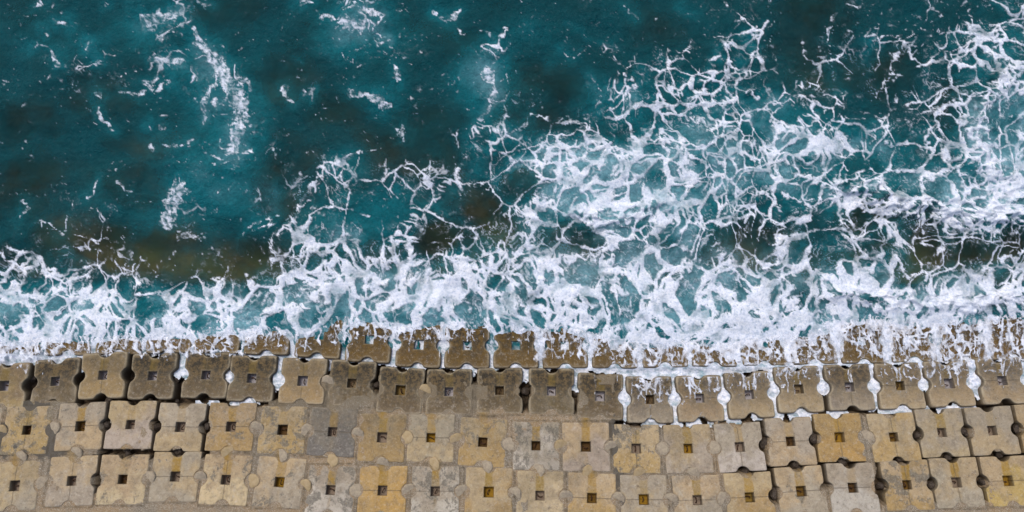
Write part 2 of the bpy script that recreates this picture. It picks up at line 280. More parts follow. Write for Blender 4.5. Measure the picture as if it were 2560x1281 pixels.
def wash_field(x, y):
    w2x = fbm(x/60, y/90, 3, 211); w3x = noise(x/14, y/22, 213); w2y = fbm(x/50, y/50, 3, 214)
    D = gridmap(WASH, x+w2x*16, y+w2y*10, 0, 780, 80, 40)/9.*1.13
    D = D+.07*sst(1380, 1560, x)*sst(915, 895, y)
    D = D+(.20*fbm(x/44, y/70, 3, 217)+.10*fbm(x/18, y/34, 3, 219))*sst(.02, .3, D)
    qx = x+w2x*12+w3x*3; qy = y+w2y*12
    foam = np.ones(x.shape, np.float32); lines = np.zeros(x.shape, np.float32)
    for k, (s, st, wid, p0, p1) in enumerate(((32, 1.7, 3.2, .98, .70), (17, 1.5, 2.2, .95, .74), (9, 1.25, 1.4, .85, .66))):
        e, cid, f1 = worley(qx/s+k*3, qy/(s*st)+k*2, 230+k*3); e = e*s
        m = wid*np.clip(D*1.2-.05, .04, 1.4)**1.4*(.4+1.2*sst(-.5, .6, fbm(qx/40, qy/70, 2, 240+k)))
        op = sst(0, .1, p0+(p1-p0)*sst(.3, .9, D)+.14*noise(x/50, y/50, 245+k)-cid)
        foam = np.minimum(foam, 1-op*sst(0, 2.2, e-m))
        lines = np.maximum(lines, (1-sst(.3, 1.6, e))*(.8, .5, .35)[k]*sst(-.3, .3, noise(qx/30, qy/40, 248+k)+D-.4))
    pres = sst(.14, .40, D+.14*fbm(x/20, y/38, 4, 250, .6))
    foam = foam*pres*(.62+.38*sst(-.4, .4, fbm(x/26, y/60, 3, 252)+D-.5))
    foam = np.maximum(foam, lines*pres*(.5+.4*D))
    rid = 1-np.abs(fbm(x/20+w2x*.7, y/40+w2y, 5, 260, .6))*1.9
    foam_l = foam; foam = foam+(1-foam)*pres*(.30*sst(.55, 1.0, rid)+.20)*sst(.3, .75, D)
    tear = fbm(x/13+w2x*.6, y/17+w2y*.6, 5, 262, .68)
    th = np.maximum(sst(.74, .98, 1-np.abs(fbm(x/24+w2x*.6, y/38+w2y*.5, 4, 266, .6))*3)*.6, sst(.74, .98, 1-np.abs(fbm(x/12+w2x*.6, y/20, 4, 270, .6))*3.4)*.45)
    foam = np.maximum(foam, th*sst(.2, .5, D))
    foam = sst(.12, .88, foam+tear*.24*sst(.03, .3, foam)-.02)
    dr = np.zeros(x.shape, np.float32)
    for gx_, wd_ in STREAMS:
        m_ = (np.abs(x-gx_) < 50) & (y < 925)
        d_ = np.abs(x[m_]-gx_+w2x[m_]*7+w3x[m_]*4); dr[m_] = np.maximum(dr[m_], 1.1*np.exp(-(d_/wd_)**2)*sst(925, 885, y[m_])*sst(780, 800, y[m_]))
    for pts, st in DRAINS:
        for (ax_, ay_, w0), (bx2, by2, w1_) in zip(pts[:-1], pts[1:]):
            m_ = (x > min(ax_, bx2)-14) & (x < max(ax_, bx2)+14) & (y > ay_-8) & (y < by2+8)
            hx_ = x[m_]+w3x[m_]*3.5+w2x[m_]*4; tt = np.clip((y[m_]-ay_)/(by2-ay_), 0, 1)
            d_ = np.abs(hx_-ax_-(bx2-ax_)*tt)+np.clip(np.abs(y[m_]-(ay_+by2)/2)-(by2-ay_)/2, 0, 99)
            dr[m_] = np.maximum(dr[m_], st*np.exp(-(d_/(w0+(w1_-w0)*tt))**2))
    foam = np.maximum(foam, sst(.30, .85, dr+.38*tear)*.9)
    return np.clip(foam*(.70+.10*sst(.5, .9, D)+.50*fbm(x/22, y/30, 5, 255, .64)), 0, 1), D

# ===================== places =====================
def at(px, py, z):
    k = (CAMH-z)/CAMH
    return (px-1280)/U*k, (640.5-py)/U*k
ROW1 = [(-240,975),(-115,970),(9,965),(136,954),(261,937),(381,940),(514,938),(629,946),(757,952),(879,959),(1001,976),(1122,980),(1249,977),(1379,978),(1501,991),(1625,999),(1750,996),(1874,987),(1998,973),(2125,968),(2252,965),(2374,959),(2507,952),(2632,945),(2757,938)]
ROW2 = [(-190,1092),(-62,1082),(66,1076),(200,1066),(325,1062),(450,1068),(577,1067),(706,1075),(831,1080),(955,1094),(1077,1095),(1207,1106),(1340,1115),(1465,1117),(1591,1122),(1721,1122),(1850,1118),(1977,1104),(2100,1094),(2235,1093),(2356,1082),(2482,1077),(2608,1070),(2735,1064)]
ROW3 = [(-226,1228),(-95,1222),(36,1215),(178,1203),(306,1199),(437,1192),(564,1200),(698,1206),(826,1226),(956,1227),(1088,1229),(1222,1231),(1350,1240),(1480,1246),(1610,1250),(1744,1251),(1875,1244),(2004,1229),(2133,1220),(2269,1213),(2393,1207),(2522,1203),(2652,1198),(2780,1192)]
ROW0 = [(x, 829+3*math.sin(x*.01)) for x in (-195,-72,52,176,300,424,546,670)]+[(798,838),(923,849),(1047,862),(1168,864),(1290,864),(1412,864),(1536,864),(1660,862),(1784,860),(1908,857),(2032,854),(2155,852),(2279,848),(2403,845),(2527,842),(2650,838),(2774,836)]
_r1 = np.array([at(px, py, .75) for px, py in ROW1]); 
_k = np.ones(5)/5; _ys = np.convolve(np.pad(_r1[:,1], 2, mode='edge'), _k, 'valid')
def zs(x, y): return .75+.3*(np.interp(x, _r1[:,0], _ys)-y)
def at_slope(px, py, dz=0):
    z = .5
    for _ in range(8):
        x, y = at(px, py, z); z = float(zs(x, y))+dz
    return x, y, z
def px_of(x, y, z):
    k = CAMH/(CAMH-z); return x*k*U+1280, 640.5-y*k*U
BLOCKS = [(r, i, p) for r, row in enumerate((ROW0, ROW1, ROW2, ROW3)) for i, p in enumerate(row)]
BC = np.array([at_slope(*p) for _, _, p in BLOCKS])
def near_block(x, y):
    """|dx|,|dy| in the slab frame to the nearest block centre"""
    best = np.full(x.shape, 1e9); bx = np.zeros(x.shape); by = np.zeros(x.shape)
    for cx, cy, cz in BC:
        m = (np.abs(x-cx) < 1.6) & (np.abs(y-cy) < 1.6)
        dx = x[m]-cx; dy = (y[m]-cy)*1.044; d = np.maximum(np.abs(dx), np.abs(dy))
        b = best[m]; k = d < b; b[k] = d[k]; best[m] = b
        v = bx[m]; v[k] = dx[k]; bx[m] = v; v = by[m]; v[k] = dy[k]; by[m] = v
    return bx, by, best

# ===================== mesh helpers =====================
def grid_mesh(name, X, Y, Z, keep, attrs, mat):
    h, w = X.shape; n = h*w
    co = np.stack([X, Y, Z], -1).reshape(-1, 3).astype(np.float32)
    idx = np.arange(n).reshape(h, w)
    q = np.stack([idx[:-1,:-1], idx[1:,:-1], idx[1:,1:], idx[:-1,1:]], -1).reshape(-1, 4)
    # image-like rows run down (y falls), so this order faces up
    if keep is not None: q = q[keep.reshape(-1)]
    used = np.zeros(n, bool); used[q.reshape(-1)] = True
    re = np.cumsum(used)-1; q = re[q]; co = co[used]
    me = bpy.data.meshes.new(name)
    me.vertices.add(len(co)); me.vertices.foreach_set('co', co.reshape(-1))
    me.loops.add(q.size); me.loops.foreach_set('vertex_index', q.reshape(-1).astype(np.int32))
    me.polygons.add(len(q)); me.polygons.foreach_set('loop_start', np.arange(0, q.size, 4, dtype=np.int32))
    me.polygons.foreach_set('loop_total', np.full(len(q), 4, np.int32))
    me.polygons.foreach_set('use_smooth', np.ones(len(q), bool))
    for k, v in attrs.items():
        a = me.attributes.new(k, 'FLOAT', 'POINT'); a.data.foreach_set('value', v.reshape(-1)[used].astype(np.float32))
    me.update(); me.validate()
    me.materials.append(mat)
    o = bpy.data.objects.new(name, me); COL.objects.link(o)
    return o

# ===================== materials =====================
class NT:
    def __init__(s, name):
        s.m = bpy.data.materials.new(name); s.m.use_nodes = True; s.t = s.m.node_tree; s.n = s.t.nodes; s.l = s.t.links
        s.n.clear(); s.out = s.n.new('ShaderNodeOutputMaterial')
    def put(s, sock, v):
        if isinstance(v, bpy.types.NodeSocket): s.l.new(v, sock)
        elif v is not None:
            if sock.type == 'RGBA' and len(v) == 3: v = (*v, 1)
            sock.default_value = v
    def attr(s, name, t='GEOMETRY', out='Fac'):
        a = s.n.new('ShaderNodeAttribute'); a.attribute_name = name; a.attribute_type = t; return a.outputs[out]
    def math(s, op, a, b=0, c=None, clamp=False):
        n = s.n.new('ShaderNodeMath'); n.operation = op; n.use_clamp = clamp
        s.put(n.inputs[0], a); s.put(n.inputs[1], b)
        if c is not None: s.put(n.inputs[2], c)
        return n.outputs[0]
    def mix(s, f, a, b, mode='MIX'):
        n = s.n.new('ShaderNodeMix'); n.data_type = 'RGBA'; n.blend_type = mode
        s.put(n.inputs[0], f); s.put(n.inputs[6], a); s.put(n.inputs[7], b); return n.outputs[2]
    def noise(s, vec, scale, detail=4, rough=.55, w=None, dist=0):
        n = s.n.new('ShaderNodeTexNoise'); n.inputs['Scale'].default_value = scale; n.inputs['Detail'].default_value = detail
        n.inputs['Roughness'].default_value = rough; n.inputs['Distortion'].default_value = dist
        if w is not None: n.noise_dimensions = '4D'; s.put(n.inputs['W'], w)
        s.put(n.inputs['Vector'], vec); return n.outputs[0]
    def ramp(s, v, a, b, lo=0., hi=1.):
        n = s.n.new('ShaderNodeMapRange'); n.interpolation_type = 'SMOOTHSTEP'
        for i, q in enumerate((v, a, b, lo, hi)): s.put(n.inputs[i], q)
        return n.outputs[0]
    def pos(s, which='Object'):
        return s.n.new('ShaderNodeTexCoord').outputs[which]
    def sep(s, v):
        n = s.n.new('ShaderNodeSeparateXYZ'); s.put(n.inputs[0], v); return n.outputs
    def bsdf(s, col, rough, spec=.5, normal=None):
        n = s.n.new('ShaderNodeBsdfPrincipled'); s.put(n.inputs['Base Color'], col); s.put(n.inputs['Roughness'], rough)
        n.inputs['Specular IOR Level'].default_value = spec
        if normal is not None: s.put(n.inputs['Normal'], normal)
        return n.outputs[0]
    def bump(s, h, dist, strength=1., normal=None):
        n = s.n.new('ShaderNodeBump'); s.put(n.inputs['Height'], h); n.inputs['Distance'].default_value = dist; n.inputs['Strength'].default_value = strength
        if normal is not None: s.put(n.inputs['Normal'], normal)
        return n.outputs[0]
    def mixs(s, f, a, b):
        n = s.n.new('ShaderNodeMixShader'); s.put(n.inputs[0], f); s.l.new(a, n.inputs[1]); s.l.new(b, n.inputs[2]); return n.outputs[0]
    def done(s, sh): s.l.new(sh, s.out.inputs[0]); return s.m

def foam_shader(t, P, val):
    fine = t.noise(P, 9, 5, .7); n2 = t.noise(P, 2.2, 4, .6)
    c = t.mix(t.ramp(n2, .35, .7), (.80, .83, .91), (.90, .90, .94))
    c = t.mix(t.ramp(fine, .35, .55), (.56, .62, .74), c)
    return t.bsdf(c, .65, .3, t.bump(fine, .05, .6))
def mat_sea():
    t = NT('sea_water'); P = t.pos()
    foam = t.attr('foam'); air = t.attr('air'); bed = t.attr('bed')
    n = t.noise(P, .7, 6, .62, dist=.6); n2 = t.noise(P, 5.5, 4, .65, dist=1.2)
    air2 = t.math('ADD', air, t.math('MULTIPLY', t.math('SUBTRACT', n, .5), .35), clamp=True)
    c = t.mix(t.ramp(air2, 0., .45), DEEP, MID)
    c = t.mix(t.ramp(air2, .35, 1.), c, LIGHT)
    c = t.mix(t.ramp(n2, .30, .70, .0, .40), c, (.0, .04, .05))
    n3 = t.noise(P, 12, 5, .75, dist=1.5)
    c = t.mix(t.ramp(n3, .50, .72, .0, .16), c, (.10, .24, .28))
    h = t.math('ADD', t.noise(P, 3.0, 5, .6, dist=1.), t.math('MULTIPLY', t.noise(P, 9, 5, .7, dist=.8), .7))
    wat = t.bsdf(c, .30, .09, t.bump(h, .13, .8))
    tr = t.n.new('ShaderNodeBsdfTransparent'); t.put(tr.inputs[0], (.80, .84, .66))
    wat = t.mixs(t.math('MULTIPLY', bed, .8, clamp=True), wat, tr.outputs[0])
    sub = t.noise(P, 14, 4, .7)
    f = t.math('ADD', foam, t.math('MULTIPLY', t.math('SUBTRACT', sub, .5), t.math('MULTIPLY', t.ramp(foam, .05, .3), .45)), clamp=True)
    f = t.math('POWER', f, 1.55)
    return t.done(t.mixs(f, wat, foam_shader(t, P, foam)))
def mat_wash():
    t = NT('foam_wash'); P = t.pos(); foam = t.attr('foam')
    tr = t.n.new('ShaderNodeBsdfTransparent')
    sub = t.noise(P, 16, 4, .7)
    f = t.math('ADD', foam, t.math('MULTIPLY', t.math('SUBTRACT', sub, .5), .5), clamp=True)
    f = t.math('MULTIPLY', t.math('POWER', t.ramp(f, .04, 1.05), 1.25), .93)
    return t.done(t.mixs(f, tr.outputs[0], foam_shader(t, P, foam)))
DEEP = (.0006, .061, .073); MID = (.003, .145, .172); LIGHT = (.22, .45, .52)
def mat_bed():
    t = NT('seabed'); P = t.pos()
    n = t.noise(P, 1.1, 6, .65, dist=.5)
    c = t.mix(t.ramp(n, .3, .7), (.11, .082, .055), (.28, .20, .125))
    c = t.mix(t.ramp(t.noise(P, .35, 3), .45, .65), c, (.16, .15, .07))
    return t.done(t.bsdf(c, .9, .1))
def mat_mortar():
    t = NT('mortar'); P = t.pos()
    low = t.attr('low'); crack = t.attr('crack'); dark = t.attr('dark'); rust = t.attr('rust'); wet = t.attr('wet')
    n = t.noise(P, .55, 5, .6); g = t.noise(P, 30, 3, .7); b = t.noise(P, 3.2, 7, .7)
    c = t.mix(t.ramp(n, .36, .62), (.215, .168, .112), (.285, .19, .098))
    c = t.mix(t.ramp(b, .3, .62), t.mix(.4, c, (.17, .15, .12)), c)
    c = t.mix(t.ramp(g, .45, .75), c, (.50, .46, .38))
    c = t.mix(t.ramp(g, .2, .42, .7, 0.), c, (.16, .13, .09))
    c = t.mix(t.math('MULTIPLY', rust, t.ramp(b, .2, .6, .35, .9)), c, (.30, .18, .035))
    c = t.mix(t.math('MULTIPLY', wet, .75), c, (.13, .105, .065))
    c = t.mix(t.ramp(t.math('ADD', dark, t.math('MULTIPLY', t.math('SUBTRACT', b, .5), 1.2)), .35, .6, 0, .8), c, (.075, .07, .06))
    c = t.mix(t.math('MULTIPLY', crack, t.ramp(b, .35, .55, .2, .85)), c, (.07, .055, .035))
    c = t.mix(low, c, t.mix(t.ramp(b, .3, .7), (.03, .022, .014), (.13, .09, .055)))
    return t.done(t.bsdf(c, .85, .25, t.bump(t.math('ADD', g, t.math('MULTIPLY', b, 2)), .03, .8)))
def mat_block():
    t = NT('concrete'); P = t.pos()
    A = lambda k, out='Fac': t.attr(k, 'OBJECT', out)
    seed = A('seed'); tone = A('tone', 'Color'); tone_b = A('tone_b', 'Color')
    x, y, z = t.sep(P)[:]
    n = t.noise(P, 1.0, 5, .6, seed); b = t.noise(P, 3.0, 8, .72, seed, .4); g = t.noise(P, 14, 5, .85, seed); f = t.noise(P, 60, 2, .7, seed)
    ny = t.math('ADD', y, t.math('MULTIPLY', t.math('SUBTRACT', b, .5), 1.1))
    c = t.mix(t.ramp(t.math('ADD', n, t.math('MULTIPLY', y, .13)), .40, .60), tone, tone_b)
    c = t.mix(t.ramp(b, .32, .58, .75, 0), c, t.mix(.65, c, (.13, .10, .07)))
    c = t.mix(t.ramp(t.noise(P, 7, 7, .78, t.math('ADD', seed, 9.)), .50, .68, 0, .5), c, (.56, .50, .41))
    geo = t.n.new('ShaderNodeNewGeometry').outputs['Position']; wn_ = t.noise(geo, .33, 5, .6)
    c = t.mix(t.ramp(wn_, .52, .68, 0, .6), c, t.mix(.6, c, (.15, .12, .08)))
    # weathering: dark algae from the sea side
    wet = A('wet')
    c = t.mix(t.math('MULTIPLY', wet, t.ramp(ny, -.9, .6, .22, 1.)), c, t.mix(t.ramp(t.noise(P, 6, 7, .78, seed), .44, .57), (.022, .018, .011), A('algae', 'Color')))
    # lichen patches
    pat = t.noise(P, 1.9, 9, .75, t.math('ADD', seed, 3.3), .3)
    c = t.mix(t.ramp(t.math('ADD', pat, t.math('MULTIPLY', A('patch'), .16)), .66, .72, 0, .8), c, t.mix(t.ramp(g, .4, .6), (.12, .105, .085), (.2, .18, .14)))
    # rust and algae run down from the notch to the socket
    wob = t.math('ADD', x, t.math('MULTIPLY', t.math('SUBTRACT', t.noise(P, 2.5, 3, .5, seed), .5), .18))
    st = t.ramp(t.math('ABSOLUTE', wob), .20, .12)
    st = t.math('MULTIPLY', st, t.math('MULTIPLY', t.ramp(y, .10, .2), A('stain')))
    st2 = t.math('MULTIPLY', t.ramp(t.math('ABSOLUTE', wob), .10, .02), t.math('MULTIPLY', t.ramp(y, -.15, -.4), t.math('MULTIPLY', t.ramp(y, -.95, -.3), t.math('MULTIPLY', A('stain'), .35))))
    st = t.math('MULTIPLY', t.math('MAXIMUM', st, st2), t.ramp(b, .30, .62, .15, 1.))
    c = t.mix(t.math('MULTIPLY', st, .92, clamp=True), c, A('stain_tone', 'Color'))
    # casting seam
    sv = A('seam')
    sx = t.ramp(t.math('ABSOLUTE', t.math('ADD', y, t.math('MULTIPLY', t.math('SUBTRACT', n, .5), .02))), .022, .008)
    sy = t.ramp(t.math('ABSOLUTE', t.math('ADD', x, t.math('MULTIPLY', t.math('SUBTRACT', n, .5), .02))), .022, .008)
    seam = t.math('ADD', t.math('MULTIPLY', sx, t.math('GREATER_THAN', sv, .5)), t.math('MULTIPLY', sy, t.math('LESS_THAN', sv, -.5)))
    c = t.mix(t.math('MULTIPLY', seam, .45), c, (.19, .15, .10))
    # aggregate
    c = t.mix(t.math('MULTIPLY', t.ramp(g, .52, .75, 0, .75), t.math('SUBTRACT', 1, t.math('MULTIPLY', wet, .75))), c, (.55, .48, .36))
    c = t.mix(t.ramp(g, .28, .47, .9, 0), c, (.08, .06, .04))
    c = t.mix(t.math('MULTIPLY', t.ramp(f, .55, .8, 0, .40), t.math('SUBTRACT', 1, t.math('MULTIPLY', wet, .7))), c, (.6, .55, .45))
    edge = t.attr('edge'); pit = t.attr('pit')
    c = t.mix(t.math('MULTIPLY', t.math('MULTIPLY', edge, A('rim')), t.ramp(b, .3, .6)), c, (.50, .42, .29))
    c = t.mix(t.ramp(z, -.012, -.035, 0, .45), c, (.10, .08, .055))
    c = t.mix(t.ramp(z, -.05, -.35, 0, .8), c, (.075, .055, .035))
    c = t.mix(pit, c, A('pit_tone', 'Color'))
    hh = t.math('ADD', t.math('ADD', t.math('MULTIPLY', g, .8), t.math('MULTIPLY', b, 2.2)), t.math('MULTIPLY', seam, -.8))
    return t.done(t.bsdf(c, t.ramp(wet, 0, 1, .85, .5), .15, t.bump(hh, .035, .9)))
def mat_plain(name, c1, c2, scale, rough):
    t = NT(name); P = t.pos(); n = t.noise(P, scale, 5, .65)
    return t.done(t.bsdf(t.mix(t.ramp(n, .3, .7), c1, c2), rough, .3, t.bump(n, .03, .7)))
M_SEA, M_WASH, M_BED, M_MORTAR, M_BLOCK = mat_sea(), mat_wash(), mat_bed(), mat_mortar(), mat_block()
M_IRON = mat_plain('rusty_iron', (.02, .012, .008), (.10, .04, .018), 14, .8)
M_STONE = mat_plain('wet_stone', (.018, .013, .010), (.11, .085, .065), 7, .6)
M_PLUG = mat_plain('plug_mortar', (.27, .22, .16), (.40, .33, .23), 9, .9)
M_PLUGB = mat_plain('plug_mortar_tan', (.33, .24, .12), (.42, .32, .19), 6, .9)

# ===================== the sea =====================
GAPX = [(1452,930,980),(1565,930,1062),(1688,930,1062),(1812,930,1062),(1938,930,1050),(2060,920,1002),(2186,920,1040),(2312,910,960),(2312,960,980),(2437,910,1010),(2562,905,975),
        (456,890,945),(575,890,955),(703,890,975),(1183,915,935),(1316,920,955),(1442,920,975),(824,895,930),(205,890,930)]
PUFF = [(1686,988,27),(1700,940,12),(1810,990,25),(1806,950,12),(1936,966,28),(1932,930,15),(1560,982,24),(1568,945,16),(2058,965,20),(2190,962,20),(2186,925,13),(2308,948,25),(2302,915,14),(2436,944,28),(2428,910,17),(1285,914,12),(573,944,14),(1160,909,12),(1045,905,12),(620,1004,16),(2470,965,8),
        (2003,1040,14),(1735,1062,16),(1625,1050,12),(2268,1020,11),(2392,1018,9)]
JOINT12 = [(490,1003,650,1013),(560,998,640,1012),(1560,1042,1880,1068),(1880,1030,2120,1052),(2195,1015,2440,1035)]
YF = [(-300,914),(70,914),(170,908),(205,886),(440,888),(560,892),(700,897),(820,900),(935,908),(1000,920),(1180,922),(1310,922),(1430,925),(1540,935),(1560,950),(1700,950),(1870,930),(2100,915),(2400,905),(2560,897),(2860,890)]
def allow_sea(x, y):
    ok = y < np.interp(x, [p[0] for p in YF], [p[1] for p in YF])+6*noise(x/15, y/15, 300)
    for gx, a, b in GAPX: ok |= (np.abs(x-gx) < 21) & (y > a) & (y < b+9*noise(x/9, y/9, 301)-14*(b > 1000))
    for cx, cy, r in PUFF: ok |= (x-cx)**2+(y-cy)**2 < (r+3)**2
    for a, b, c, d in JOINT12: ok |= (noise(x/34, y/60, 303) > -.22) & (x > a) & (x < c) & (y > b) & (y < d+3*noise(x/12, y/12, 302))
    return ok
step = 2.25
gx = np.concatenate([-200-np.geomspace(1, 2600, 40)[::-1], np.arange(-200, 2761, step), 2760+np.geomspace(1, 2600, 40)])
gy = np.concatenate([-200-np.geomspace(1, 2600, 40)[::-1], np.arange(-200, 1080, step)])
PX, PY = np.meshgrid(gx, gy)
foam, air, bed, rel = sea_field(PX, PY)
X0 = (PX-1280)/U; Y0 = (640.5-PY)/U
shal = sst(790, 850, PY)
up = np.interp(PX, (-300, 620, 960, 1330, 1600, 1950, 2100, 2800), (.30, .27, .02, .0, .16, .16, .04, .02))
Z = rel*(1-.6*shal)+up*sst(700, 830, PY)
# where the water climbs between the blocks it stands a hand below their tops
Xs, Ys = X0.copy(), Y0.copy()
m = PY > 740
zz = np.zeros(m.sum()); xm = X0[m]; ym = Y0[m]
for _ in range(5):
    k = (CAMH-zz)/CAMH; xx = xm*k; yy = ym*k
    zz = np.maximum(Z[m], zs(xx, yy)-.25+.15*sst(1320, 1440, xm*U+1280)*sst(935, 915, PY[m])+.05*fbm(PX[m]/22, PY[m]/22, 2, 305))
puff = np.zeros(m.sum(), np.float32); pxm = PX[m]; pym = PY[m]
for cx, cy, r in PUFF:
    d2 = ((pxm-cx+7*noise(pxm/11, pym/11, 306))**2+(pym-cy+6*noise(pxm/9, pym/9, 307))**2)/r**2; puff = np.maximum(puff, np.clip(1-d2, 0, 1)**.8)
zz = zz+puff*(.07+.07*fbm(pxm/8, pym/8, 3, 312))
k = (CAMH-zz)/CAMH; Xs[m] = xm*k; Ys[m] = ym*k; Z[m] = zz
fm = foam[m]; chan = sst(862, 897, pym+8*noise(pxm/20, pym/20, 309))
foam[m] = np.clip(np.maximum(fm*(1-chan)+chan*np.clip(.86+.75*fbm(pxm/26, pym/13, 6, 308, .68), .2, 1), puff*1.2), 0, 1)
bed[m] *= 1-sst(740, 800, pym)
air[m] = np.maximum(air[m]*(1-chan), (.55+.3*noise(pxm/30, pym/20, 311))*chan)
ok = allow_sea(PX, PY); keep = (ok[:-1,:-1] | ok[1:,1:])
o = grid_mesh('sea_water', Xs, Ys, Z, keep, dict(foam=foam, air=air, bed=bed), M_SEA)
o['kind'] = 'structure'; o['label'] = 'dark teal sea laced with white foam breaking on the block slope'
# ---- sea bed ----
bx_ = np.linspace(-75, 75, 420); by_ = np.linspace(60, -8, 260); BX, BY = np.meshgrid(bx_, by_)
BZ = -1.5+.55*fbm(BX/2.2, BY/2.2, 4, 320)+.5*fbm(BX/7, BY/7, 2, 324)
BZ = np.minimum(BZ, zs(BX, BY)-1.1)
o = grid_mesh('seabed', BX, BY, BZ, None, {}, M_BED); o['kind'] = 'structure'

# ===================== mortar and rubble bed under and between the blocks =====================
OPEN = [(-300,700,700,1002),(170,980,668,1018),(700,700,795,975),(700,960,716,1002),(795,700,1540,938),(926,920,946,985),(1058,920,1072,962),(1176,920,1196,962),(1300,920,1328,1030),(1430,925,1450,1035),
 (1540,700,1590,1050),(1540,1000,1700,1072),(1590,700,2900,1040),(1680,1030,1790,1072),(1800,1030,2130,1062),(2190,1000,2900,1040),(250,1000,275,1142),(375,1000,400,1142),(498,1000,522,1146),(242,1126,524,1148),(228,1140,250,1232),
 (1896,1020,1922,1182),(2024,1030,2052,1168),(2278,1020,2312,1160),(2402,1010,2436,1150),(2528,1000,2562,1150),(2650,1000,2700,1150),(1812,1168,1935,1188),(1930,1148,2165,1180),(2195,1130,2900,1166),
 (1922,1180,1950,1262),(2190,1140,2222,1262),(2318,1140,2350,1258),(2444,1140,2474,1255),(2570,1140,2610,1250),(2052,1150,2080,1225)]
def is_open(px, py, j=0):
    a = np.zeros(px.shape, bool)
    for x0, y0, x1, y1 in OPEN: a |= (px > x0) & (px < x1) & (py > y0) & (py < y1)
    return a
ax = np.arange(-8.5*U-1280, 8.5*U+1280, 3.2)/U*.9; ay = np.arange(-1.2, -14., -3.2/U*.95)
ay = np.concatenate([ay, -14-np.geomspace(.1, 12, 14)]); AX, AY = np.meshgrid(ax, ay)
AZ0 = zs(AX, AY); AP, AQ = px_of(AX, AY, AZ0)
n1 = fbm(AX*1.6, AY*1.6, 4, 340); n2 = fbm(AX*6, AY*6, 3, 344)
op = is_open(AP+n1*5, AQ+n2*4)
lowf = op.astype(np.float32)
dx, dy, dd = near_block(AX, AY)
top = AZ0-.022+.022*n1+.012*n2
deb = AZ0-.72+.22*n1+.13*n2
AZ = np.where(op, deb, top)
inner = (np.abs(dx) < .45) & (np.abs(dy) < .45); AZ = np.where(inner, AZ0-.7, AZ)
rust = np.zeros(AX.shape, np.float32)
for r, i, p in BLOCKS:
    if r < 2: continue
    rust = np.maximum(rust, np.exp(-((AP-p[0]-n1*5)/11)**2)*sst(p[1]-100, p[1]-70, AQ)*(AQ < p[1])*(.5+.5*math.sin(p[0]*.37)))
DARK = [(110,1105,60,46,1.),(20,1100,40,50,.8),(75,1015,50,16,1.),(35,1005,30,14,.8),(1545,1090,26,60,.9),(1548,1180,14,60,.7),(2210,1190,40,40,.3),(830,1090,60,40,.35),(1040,1130,30,30,.5),(780,1150,50,14,.3),(1400,1165,60,14,.3),(1230,1160,50,14,.3),(1560,1270,12,30,.6)]
dark = ell(AP+n1*10, AQ+n2*8, DARK); wet = 1-sst(985, 1050, AQ+n1*14-30*sst(900, 1400, AP)*0)
o = grid_mesh('mortar_bed', AX, AY, AZ, None, dict(crack=np.exp(-((dd-.975)/.04)**2)*np.clip(.7+.9*n2, 0, 1), low=lowf, dark=dark, rust=rust, wet=wet*.8), M_MORTAR)
o['kind'] = 'structure'; o['label'] = 'grey brown mortar and rubble filling the joints between the blocks'
mortar_bed = o

# ===================== interlocking blocks =====================
HW, NR, PITCH = .940, .278, 1.01
def outline(rnd, wear):
    pts = []
    nr = [NR*rnd.uniform(.92, 1.06) for _ in range(4)]
    cr = [rnd.uniform(.02, .055)+wear*rnd.uniform(.02, .09) for _ in range(4)]
    for s in range(4):                                   # four sides, each starting after a corner, counter-clockwise
        a = s*math.pi/2; ca, sa = math.cos(a), math.sin(a)
        side = []
        c0, c1 = cr[s], cr[(s+1) % 4]
        side += [(HW, -HW+c0+t*(HW-c0-nr[s])/5) for t in range(5)]
        a0 = math.acos((PITCH-HW)/nr[s])
        for t in range(15):
            q = -a0+2*a0*t/14; side.append((PITCH-nr[s]*math.cos(q), nr[s]*math.sin(q)))
        side += [(HW, nr[s]+(t+1)*(HW-c1-nr[s])/5) for t in range(5)]
        side += [(HW-c1+c1*math.cos(q), HW-c1+c1*math.sin(q)) for q in (math.pi/8, math.pi/4, 3*math.pi/8)]
        pts += [(x*ca-y*sa, x*sa+y*ca) for x, y in side]
    P = np.array(pts)
    for _ in range(1 if wear < .5 else 2): P = .5*P+.25*np.roll(P, 1, 0)+.25*np.roll(P, -1, 0)
    ang = np.arctan2(P[:,1], P[:,0]); s0 = rnd.uniform(0, 50)
    P = P*(1+(.006+.014*wear)*np.array([noise(np.array([math.cos(q)*3+s0]), np.array([math.sin(q)*3.]), 400)[0] for q in ang]))[:,None]
    return P
